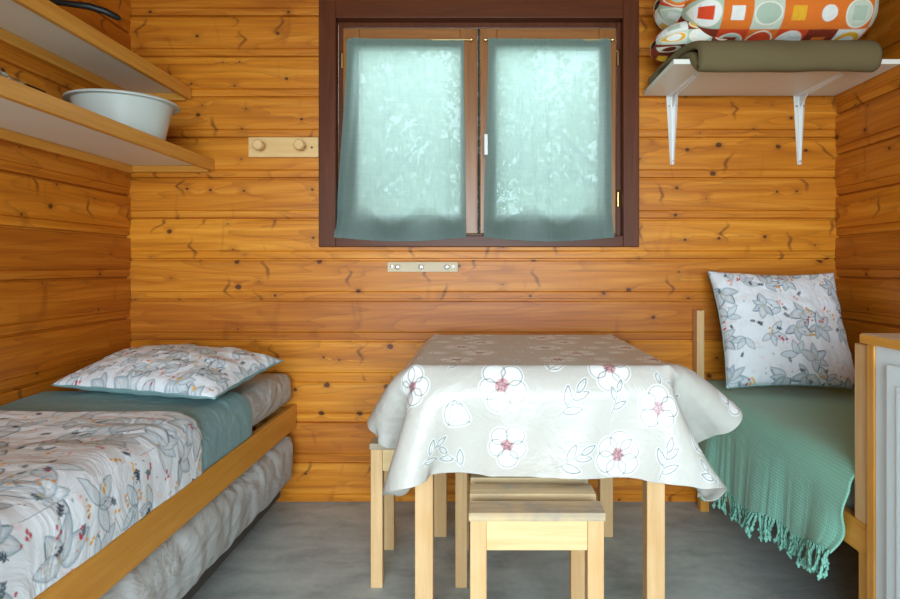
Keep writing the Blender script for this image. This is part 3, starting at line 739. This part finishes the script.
# duvet
def duvet():
    root = thing('duvet', 'white floral duvet with a turned back teal band on the left bed', 'duvet', (0, 0, 0))
    # cross profile from the wall to the rail: x along s
    def sheet(y0, y1, rise, nx, ny, ca, sidez, ystart_round, seed, name, mat, cv=None, endround=.03, xo=0):
        s = np.linspace(0, 1, nx)[:, None]; t = np.linspace(0, 1, ny)[None, :]
        # arc length profile
        fl = .615; R_ = .08; L1 = fl; L2 = R_*math.pi/2; L3 = .563+rise-R_-sidez
        T = (L1+L2+L3)*s
        x = np.where(T < L1, T, L1+R_*np.sin(np.clip((T-L1)/R_, 0, math.pi/2)))
        zz = np.where(T < L1, 0, -R_*(1-np.cos(np.clip((T-L1)/R_, 0, math.pi/2))))-np.maximum(T-L1-L2, 0)
        X = XL+.012+x*1.0+xo+0*t
        Y = y0+(y1-y0)*t+0*s
        Z = .563+rise+zz+0*t
        wr = fbm(Y*7+seed, X*2.2+fbm(Y*2, X*2, seed+9)*3, seed)-.5
        wr2 = fbm(Y*22+X*4, X*6, seed+2)-.5
        puff = .018*(fbm(X*3.5, Y*3.0, seed+4)-.5)
        top = (T < L1+L2*.6)
        Z = Z+np.where(top, wr*.026+wr2*.005+puff*1.5, 0)*(1 if cv is not None else .45)
        X = X+np.where(top, 0, wr*.012+wr2*.003)*(1 if cv is not None else .5)
        X = np.minimum(X, RX+.016)
        X = np.where(Z < .426, np.minimum(X, RX-.0255+(Z-.40)*.9), X)
        # rounded far edge
        e = np.clip((y1-Y)/endround, 0, 1); dip = (1-np.sqrt(np.clip(1-(1-e)**2, 0, 1)))*endround*.9
        Z = np.where(top, Z-dip, Z); X = np.where(top, X, X-dip*.8)
        V = np.stack([X, Y, Z], -1)
        return mesh_obj(name, V, grid_faces(nx, ny), mat, root, smooth=True, cols=None if cv is None else cv.C)
    cv = Canvas(.86, 1.45, 320, 540, (234, 242, 250)); paint_floral(cv, 5, 1.15, 1.1)
    o = sheet(.42, 1.68, .032, 320, 540, None, .405, 0, 3, 'floral_cover', M['duvet'], cv, .035)
    o2 = sheet(1.45, 2.04, .014, 140, 130, None, .407, 0, 8, 'teal_band', M['teal'], None, .018, -.004)
    return root
duvet()

def pillow(name, label, corners, thick, cv, mat, back_mat, bow=.10, n=None, seed=1, group=None, power=.42):
    """corners: FL, FR, BR, BL (Vectors) of the seam; bulges to both sides; front side printed"""
    C_ = [np.array(c, float) for c in corners]; nu, nv = cv.n, cv.m
    u = np.linspace(0, 1, nu)[:, None]; v = np.linspace(0, 1, nv)[None, :]
    U_ = 2*u-1; V_ = 2*v-1
    # pinch edges inwards between corners
    uu = U_*(1-bow*(1-V_**2)*abs(U_)**2*.55); vv = V_*(1-bow*(1-U_**2)*abs(V_)**2*.55)
    a = ((uu+1)/2)[..., None]; b_ = ((vv+1)/2)[..., None]
    base = C_[0]*(1-a)*(1-b_)+C_[1]*a*(1-b_)+C_[2]*a*b_+C_[3]*(1-a)*b_
    nrm = np.cross(C_[1]-C_[0], C_[3]-C_[0]); nrm /= np.linalg.norm(nrm)
    h = thick/2*((1-U_**2)*(1-V_**2))**power
    wr = (fbm(u*7+seed, v*7, seed)-.5)*.018*np.minimum(1, h/(thick*.12))+(fbm(u*22, v*9+seed, seed+4)-.5)*.007*np.minimum(1, h/(thick*.12))
    edge = (np.sin(u*38+seed)+np.sin(v*31))*.0012
    top = base+nrm*(h+wr+edge)[..., None]; bot = base-nrm*(h*.62-wr*.2-edge+.001)[..., None]
    root = mesh_obj(name, top, grid_faces(nu, nv), mat, smooth=True, cols=cv.C)
    f = grid_faces(nu, nv)[:, ::-1]
    mesh_obj('pillow_back', bot, f, back_mat, root, smooth=True)
    # piping along the seam
    idx = [(i, 0) for i in range(0, nu, 6)]+[(nu-1, j) for j in range(0, nv, 6)]+[(i, nv-1) for i in range(nu-1, 0, -6)]+[(0, j) for j in range(nv-1, 0, -6)]
    bm = bmesh.new(); pts = [Vector(tuple((top[i, j]+bot[i, j])/2)) for i, j in idx]; tube(bm, pts+[pts[0]], .0028, 6); link_bm('seam', bm, back_mat, root, True)
    tag(root, label, 'pillow', group); return root
cv = Canvas(.66, .46, 290, 200, (234, 242, 250)); paint_floral(cv, 12, 1.25, .85)
pillow('pillow', 'floral pillow with teal underside lying on the left bed', [(-1.415, 1.98, .608), (-.80, 1.80, .603), (-.745, 2.26, .645), (-1.40, 2.46, .655)], .15, cv, M['floral'], M['teal'], bow=.10, seed=3)
cv = Canvas(.50, .46, 230, 210, (234, 242, 250)); paint_floral(cv, 33, 1.25, .8)
pillow('cushion', 'floral square cushion leaning on the back wall on the green throw', [(.915, 2.235, .545), (1.395, 2.20, .545), (1.41, 2.40, .972), (.925, 2.44, .978)], .17, cv, M['floral'], M['teal'], bow=.13, seed=6)

# trundle under the left bed
r = thing('trundle_bed', 'dark grey trundle base on castors under the left bed', 'bed', (-1.12, 1.5, 0))
rel(boxes('base', [(-1.44, -.815, .45, 2.44, .062, .110)], M['trundle'], r, .004), r)
for (x, y) in ((-1.40, .55), (-.92, .55), (-1.40, 2.30), (-.92, 2.30), (-.92, 1.4)):
    bm = bmesh.new(); lathe(bm, [(0, -.012), (.022, -.012), (.025, -.008), (.025, .008), (.022, .012), (0, .012)], (x, y, .0255), 20, 'x'); add_box(bm, x-.004, x+.004, y-.012, y+.012, .03, .062, 0); rel(link_bm('castor', bm, M['rubber'], r), r)
o = rounded_slab('trundle_mattress', -1.45, -.760, .44, 2.49, .104, .316, .08, M['sheet'], seed=17, amp=.010, hem=.03)
tag(o, 'lower mattress in crumpled grey sheet pushed under the left bed', 'mattress')

# ------------------------------------------------------------------ dining table and stools
tb = thing('dining_table', 'pale wooden dining table standing under the floral oilcloth', 'table', (.156, 1.92, 0))
for (x, y) in ((-.151, 1.61), (.463, 1.61), (-.151, 2.235), (.463, 2.235)):
    rel(box('leg', x-.024, x+.024, y-.024, y+.024, 0, .712, M['beech_z'], tb, .003), tb)
rel(box('tabletop', -.186, .498, 1.562, 2.278, .712, .735, M['beech_seat'], tb, .004), tb)
for b_ in ((-.127, .439, 1.60, 1.62, .64, .7115), (-.127, .439, 2.225, 2.245, .64, .7115)): rel(box('apron', *b_, M['beech_x'], tb), tb)
for b_ in ((-.161, -.141, 1.634, 2.211, .64, .7115), (.453, .473, 1.634, 2.211, .64, .7115)): rel(box('side_apron', *b_, M['beech_seat_y'], tb), tb)

def stool(label):
    r = thing('stool', label, 'stool', (0, 0, 0), 'pale wooden stools'); w_, d_ = .15, .1475
    for k in range(3):
        y = -d_+k*.1115
        box('seat_slat', -w_-.003, w_+.003, y, y+.072, .430, .450, M['beech_seat'], r, .003)
    for sx in (-1, 1):
        for sy in (-1, 1):
            x0 = sx*(w_-.0185); y0 = sy*(d_-.024)
            box('leg', x0-.0185, x0+.0185, y0-.0185, y0+.0185, 0, .4295, M['beech_z'], r, .0025)
        box('side_apron', *sorted((sx*(w_-.008), sx*(w_-.026))), -d_+.043, d_-.043, .372, .4295, M['beech_seat_y'], r, .001)
    for sy in (-1, 1):
        box('apron', -w_+.037, w_-.037, *sorted((sy*(d_-.010), sy*(d_-.028))), .362, .4295, M['beech_x'], r, .001)
    return r
s1 = stool('pale slatted stool in front of the table, half under the oilcloth'); s1.location = (.1255, 1.4835, 0)
s2 = copy_tree(s1, (-.193, 2.005, 0)); s2['label'] = 'pale slatted stool at the left side of the table'

# oilcloth: a draped sheet (vertex heights of the drape follow, 50 x 50 points)
def drape_cloth():
    """relax a sheet over the table: distance constraints, gravity, stiffness, box contacts"""
    x0, x1, y0, y1, zt = -.19, .50, 1.56, 2.28, .740
    N = 50; U = np.linspace(x0-.27, x1+.30, N); V = np.linspace(y0-.285, y1+.27, N); du = U[1]-U[0]; dv = V[1]-V[0]
    uu, vv = np.meshgrid(U, V, indexing='ij'); P = np.stack([uu, vv, np.full_like(uu, zt)], -1)
    r = np.hypot(np.maximum(x0-uu, 0)+np.maximum(uu-x1, 0), np.maximum(y0-vv, 0)+np.maximum(vv-y1, 0))
    cx = np.clip(uu, x0, x1); cy = np.clip(vv, y0, y1)
    P[..., 2] -= r*.93; P[..., 0] = cx+(uu-cx)*.36; P[..., 1] = cy+(vv-cy)*.36
    P += np.random.default_rng(3).normal(0, .001, P.shape)*(r > 0)[..., None]
    fix = (r == 0); free = (~fix).astype(float)[..., None]; Q = P.copy()
    ui = lambda x: int(np.argmin(abs(U-x))); vi = lambda y: int(np.argmin(abs(V-y)))
    T = [((a, b), np.array(c)) for (a, b), c in DRAPE_TARGETS(ui, vi)]
    C = []
    for (a, b, k) in ((1, 0, 1.), (0, 1, 1.), (1, 1, .6), (1, -1, .6), (2, 0, .2), (0, 2, .2), (4, 0, .05), (0, 4, .05)):
        st = a if a else b
        for ph in range(2):
            idx = np.arange(N-abs(st)); idx = idx[(idx//abs(st)) % 2 == ph]
            if a:
                lo = np.arange(max(0, -b), N-max(0, b)); i, j = np.ix_(idx, lo), np.ix_(idx+st, lo+b)
            else: i, j = np.ix_(np.arange(N), idx), np.ix_(np.arange(N), idx+st)
            w_ = free[i]+free[j]; w_[w_ == 0] = 1
            C.append((i, j, math.hypot(a*du, b*dv), k, free[i]/w_, free[j]/w_))
    contact = [(x0, x1, y0, y1, .2, zt-.001), (-.35, -.035, 1.85, 2.16, 0, .455), (-.035, .285, 1.33, 1.64, 0, .455)]
    Pv = P.copy(); mg = .004
    for it in range(DRAPE_STEPS):
        v = (P-Pv)*.97; Pv = P.copy(); P = P+v; P[..., 2] -= .00025*free[..., 0]; P[fix] = Q[fix]
        for s in range(6):
            for (i, j, rest, k, wi, wj) in C:
                d = P[j]-P[i]; l = np.sqrt((d*d).sum(-1, keepdims=True))+1e-9; c = (k*(1-rest/l))*d
                P[i] += c*wi; P[j] -= c*wj
            for ij, t in T: P[ij] += (t-P[ij])*.12
            for (a, b, c, d, e, f) in contact:
                ins = (P[..., 0] > a-mg)&(P[..., 0] < b+mg)&(P[..., 1] > c-mg)&(P[..., 1] < d+mg)&(P[..., 2] > e-mg)&(P[..., 2] < f+mg)&~fix
                if not ins.any(): continue
                q = P[ins]; ds = np.stack([q[:, 0]-(a-mg), (b+mg)-q[:, 0], q[:, 1]-(c-mg), (d+mg)-q[:, 1], (f+mg)-q[:, 2]], -1)
                if f < .5: ds[:, :4] += .03
                k = ds.argmin(1)
                q[k == 0, 0] = a-mg; q[k == 1, 0] = b+mg; q[k == 2, 1] = c-mg; q[k == 3, 1] = d+mg; q[k == 4, 2] = f+mg
                P[ins] = q
    return P
DRAPE_STEPS = 300
def DRAPE_TARGETS(ui, vi):
    return [((49, 0), (.592, 1.63, .395)), ((49, vi(1.72)), (.70, 1.76, .585)), ((49, vi(1.50)), (.70, 1.79, .46)),
            ((0, 0), (-.245, 1.70, .375)), ((0, vi(1.56)), (-.29, 1.76, .48)), ((0, vi(1.42)), (-.20, 1.80, .38)), ((0, vi(1.75)), (-.23, 1.88, .48)), ((6, vi(1.75)), (-.23, 1.80, .60)),
            ((ui(.58), 0), (.565, 1.50, .425)), ((ui(.44), 0), (.43, 1.51, .438)), ((ui(.3), 0), (.3, 1.52, .452)), ((ui(.15), 0), (.15, 1.52, .457)), ((ui(-.12), 0), (-.14, 1.53, .458)), ((ui(.02), 0), (.02, 1.525, .457))]
P0 = drape_cloth()
NU, NV = 560, 580
PF = upsample(P0, NU, NV)
cw, ch = 1.275, 1.275
cv = Canvas(cw, ch, NU, NV, (200, 197, 190))
INK = (70, 84, 84); WH = (240, 242, 241); PK = (214, 150, 158)
def blob(R, r, k, n=10, squash=1):
    """one rounded flower petal outline starting and ending at the centre"""
    t = np.linspace(0, math.pi, 16); x = r*(.12+.95*np.sin(t)**.75); y = np.cos(t)*r*.66*squash*np.sin(t)**.25
    return np.stack([x, y], 1)
def flower(c, s, seed, pink=True, a0=None):
    R = random.Random(seed); a0 = R.uniform(0, 6.28) if a0 is None else a0; n = R.choice([5, 5, 6])
    ps = []
    for k in range(n):
        a = a0+k*2*math.pi/n+R.uniform(-.12, .12); ps.append(rot(blob(R, s*R.uniform(.95, 1.15), k), a, c))
    for p in ps: cv.shape(p, halo=WH, hw=.0045, fill=WH)
    if pink:
        cv.shape(rot([(math.cos(t)*s*.36, math.sin(t)*s*.30) for t in np.linspace(0, 6.28, 18)[:-1]], a0, c), fill=PK, fa=.85)
    for p in ps: cv.shape(p, stroke=INK, width=.0022, sa=.9)
    if pink:
        for k in range(9):
            a = R.uniform(0, 6.28); cv.shape([c, (c[0]+math.cos(a)*s*.3, c[1]+math.sin(a)*s*.3)], stroke=(120, 70, 84), width=.0012, closed=False, sa=.8)
def smooth_loop(p):
    p = np.asarray(p, float)
    for _ in range(3):
        q = np.roll(p, -1, 0); p = np.stack([p*.75+q*.25, p*.25+q*.75], 1).reshape(-1, 2)
    return p
def bud(c, s, a):
    o_ = rot([(-.5, -.75), (-.75, -.2), (-.62, .45), (-.1, .8), (.35, .55), (.78, -.1), (.9, -.62), (.2, -.85)], a, c, s)
    cv.shape(smooth_loop(o_), halo=WH, hw=.005, fill=WH, stroke=INK, width=.0022, sa=.9)
    for l in ([(-.5, -.75), (-.35, 0), (-.1, .8)], [(-.45, -.7), (0, -.45), (.9, -.62)], [(-.1, .8), (.45, .1), (.75, -.55)], [(-.6, .4), (0, .55), (.4, .5)]):
        cv.shape(rot(l, a, c, s), stroke=INK, width=.0020, closed=False, sa=.7)
def sprigl(c, s, a, n=4):
    def leaf(o_, L, b):
        p = rot(petal(L, L*.36, .85, 12), b, o_); cv.shape(p, halo=WH, hw=.0035, fill=WH, stroke=INK, width=.0026, sa=1.)
        cv.shape(rot([(0, 0), (L*.8, 0)], b, o_), stroke=INK, width=.0016, closed=False, sa=.9)
    stem = rot([(-.6, .02), (-.2, -.03), (.3, 0), (.8, .06)], a, c, s)
    for k in range(n):
        f = k/(n-1) if n > 1 else 1; x = -.3+f*1.0; o_ = tuple(rot([(x, 0)], a, c, s)[0]); leaf(o_, s*(.86-.16*f), a+(.75 if k % 2 else -.75)*(1-.5*f if k < n-1 else .1))
    cv.shape(stem, halo=WH, hw=.002, stroke=INK, width=.0016, closed=False, sa=1.)
# cloth coordinates from a point of the picture's front flap: u = x + .475, v = up the flap
def FV(px_, py_): # pixel of the photo on the hanging front -> cloth metres
    return ((px_-481)/388+.475, .285-(py_-367)/388)
for (x, y, s, sd) in ((498, 388, .056, 1), (504, 446, .046, 2), (616, 455, .049, 3), (654, 408, .048, 4), (405, 385, .045, 61)): flower(FV(x, y), s, sd)
flower(FV(608, 368), .052, 7); flower(FV(735, 413), .045, 8)
bud(FV(452, 415), .043, 0.0); bud(FV(704, 430), .047, -.1); bud(FV(552, 362), .035, 2.5)
sprigl(FV(563, 408), .062, .9, 4); sprigl(FV(611, 405), .045, 1.3, 3); sprigl(FV(564, 462), .06, .5, 4); sprigl(FV(453, 466), .05, 2.4, 3); sprigl(FV(661, 462), .055, 1.3, 4); sprigl(FV(716, 472), .05, 2.3, 3)
sprigl(FV(446, 366), .03, 1.3, 2); sprigl(FV(658, 376), .035, -.6, 2); sprigl(FV(420, 455), .05, .7, 3); sprigl(FV(385, 410), .045, 2.0, 3); sprigl(FV(690, 396), .04, .8, 2)
R = random.Random(4); kk = 0; step = .135
for j in range(0, 8):
    for i in range(-1, 11):
        x = i*step+(step/2 if j % 2 else 0)+R.uniform(-.012, .012); y = .40+j*step*.9+R.uniform(-.01, .01); kk += 1
        if kk % 2: flower((x, y), R.uniform(.044, .054), 100+kk)
        elif kk % 4: sprigl((x, y), .055, R.uniform(0, 6.28), 4)
        else: bud((x, y), .04, R.uniform(0, 6.28))
# small wrinkles of the plastic
o = mesh_obj('tablecloth', PF, grid_faces(NU, NV), M['oilcloth'], smooth=True, cols=cv.C)
sol = o.modifiers.new('thickness', 'SOLIDIFY'); sol.thickness = .0012; sol.offset = -1
tag(o, 'glossy beige oilcloth with outlined white flowers over the dining table', 'tablecloth')

# ------------------------------------------------------------------ right bench bed
bd = thing('bench_bed', 'wooden bed frame with upright posts along the right wall', 'bed', (1.19, 1.95, 0))
rel(box('side_rail', .890, .915, 1.38, YB-.004, .325, .400, M['honey'], bd, .003), bd)
rel(box('wall_rail', XR-.027, XR-.002, 1.38, YB-.004, .325, .400, M['honey'], bd, .003), bd)
rel(box('end_rail', .915, XR-.027, 1.38, 1.40, .325, .400, M['honey_x'], bd, .003), bd)
rel(box('head_rail', .915, XR-.027, YB-.024, YB-.004, .325, .400, M['honey_x'], bd, .003), bd)
for k in range(6):
    y = 1.45+k*.175; rel(box('slat', .915, XR-.027, y, y+.07, .345, .3595, M['honey_x'], bd, .002), bd)
for (y0, y1) in ((1.376, 1.431), (2.472, 2.527)):
    rel(box('post', .890, .921, y0, y1, .4005, .817, M['beech_z'], bd, .003), bd)
for (x, y) in ((.893, 2.44), (XR-.04, 2.44), (XR-.04, 1.40), (.893, 1.385)):
    rel(box('leg', x, x+.035, y, y+.035, 0, .325, M['honey_z'], bd, .002), bd)
o = rounded_slab('bench_mattress', .93, XR-.006, 1.45, YB-.01, .361, .508, .04, M['mattress'], seed=23, amp=.001)
tag(o, 'mattress of the right bed hidden beneath the green throw', 'mattress')
def throw():
    root = thing('throw_blanket', 'green woven throw with tasselled fringe draped over the right bed', 'blanket', (0, 0, 0))
    nx, ny = 160, 220; t_ = np.linspace(0, 1, ny)[None, :]; s = np.linspace(0, 1, nx)[:, None]
    # t=0 near end, t=1 at the back wall
    Y0 = 1.433+(2.515-1.433)*t_
    hem = .278-.085*sst(0, .7, t_)+.012*np.sin(t_*23)*(1-t_)-.0+.02*np.exp(-(t_/.05)**2)
    xe = .880; R_ = .055; flat = XR-.012-(xe+R_); L2 = R_*math.pi/2; L3 = (.519-R_)-hem
    T = s*(flat+L2+L3)
    ang = np.clip((T-flat)/R_, 0, math.pi/2)
    X = np.where(T < flat, XR-.012-T, xe+R_-R_*np.sin(ang))+0*t_
    Z = .519-R_*(1-np.cos(ang))-np.maximum(T-flat-L2, 0)
    hang = np.clip((T-flat-L2)/.15, 0, 1.6)
    X = X-hang*(.010+.012*np.sin(t_*17+1)*.7+.010*(fbm(t_*14, t_*0, 3)-.5)*2)
    Y = Y0+0*s+hang*.03*(np.exp(-t_/.2))-(1-s)*0
    Z = Z+np.where(T < flat, .006*(fbm(X*9, Y*9, 5)-.3), 0)
    # near corner: gathers and lifts a little
    nearw = np.exp(-t_/.06); X = X-.018*nearw*hang*np.sin(T*40)
    V = np.stack([X, Y, Z], -1)
    o = mesh_obj('cloth', V, grid_faces(nx, ny), M['throw'], root, smooth=True)
    uvl = o.data.uv_layers.new(name='UVMap'); li = np.empty(len(o.data.loops), dtype=np.int32); o.data.loops.foreach_get('vertex_index', li)
    UV = np.stack([np.broadcast_to(T, X.shape), Y0+0*s], -1).reshape(-1, 2)[li]; uvl.data.foreach_set('uv', UV.astype(np.float32).ravel())
    sol = o.modifiers.new('thickness', 'SOLIDIFY'); sol.thickness = .004; sol.offset = 0
    # border tassels along the hem
    R = random.Random(2); n = 74
    for k in range(n):
        f = (k+.5)/n; j = f*(ny-1); j0 = int(j); p = V[-1, j0]*(1-(j-j0))+V[-1, min(j0+1, ny-1)]*(j-j0)
        L = R.uniform(.062, .085); pts = []; sw = R.uniform(-.35, .35); sx = R.uniform(-.2, .1)
        bm = bmesh.new()
        for st in range(2):
            ph = st*math.pi; pts = []
            for i in range(9):
                g = i/8; pts.append((p[0]+sx*g*L+.0025*math.cos(ph+g*14), p[1]+sw*g*L+.0025*math.sin(ph+g*14)+.006*math.sin(g*5+k), p[2]+.004-g*L))
            tube(bm, pts, [.0022]+[.0032]*5+[.0036, .0042, .003], 6)
        bmesh.ops.create_icosphere(bm, subdivisions=1, radius=.0055, matrix=Matrix.Translation(Vector(pts[-2])))
        link_bm('tassel', bm, M['tassel'], root, True)
    return root
throw()

# ------------------------------------------------------------------ kitchen cabinet, right edge
cb = thing('kitchen_cabinet', 'white fronted kitchen cabinet with honey wood corner trim at the right edge', 'cabinet', (1.18, .9, 0))
rel(boxes('body', [(.884, XR-.003, .35, 1.344, .0, .8235)], M['cab_white'], cb, .001), cb)
rel(box('corner_trim', .880, XR-.003, 1.3445, 1.371, 0, .8235, M['honey_z'], cb, .003), cb)
bm = bmesh.new()
add_box(bm, .8655, .8835, .66, 1.285, .06, .79, .005)
d_ = rel(link_bm('door', bm, M['cab_white'], cb), cb)
bm = bmesh.new()
for bx in ((.8605, .8655, .72, 1.245, .735, .75), (.8605, .8655, .72, 1.245, .10, .115), (.8605, .8655, .72, .735, .115, .735), (.8605, .8655, 1.23, 1.245, .115, .735)): add_box(bm, *bx, .002)
link_bm('door_moulding', bm, M['cab_white'], d_)
bm = bmesh.new(); lathe(bm, [(.006, -.004), (.006, .012), (.014, .018), (.014, .024), (0, .028)], (0, 0, 0), 20, 'x'); k_ = link_bm('knob', bm, M['steel'], d_, True, 40); k_.scale = (-1, 1, 1); k_.location = (.864, .69, .62)
rel(box('worktop', .868, XR-.002, .35, 1.378, .824, .845, M['honey'], cb, .003), cb)
rel(box('worktop_surface', .872, XR-.004, .354, 1.374, .8452, .8462, M['worktop'], cb, 0), cb)
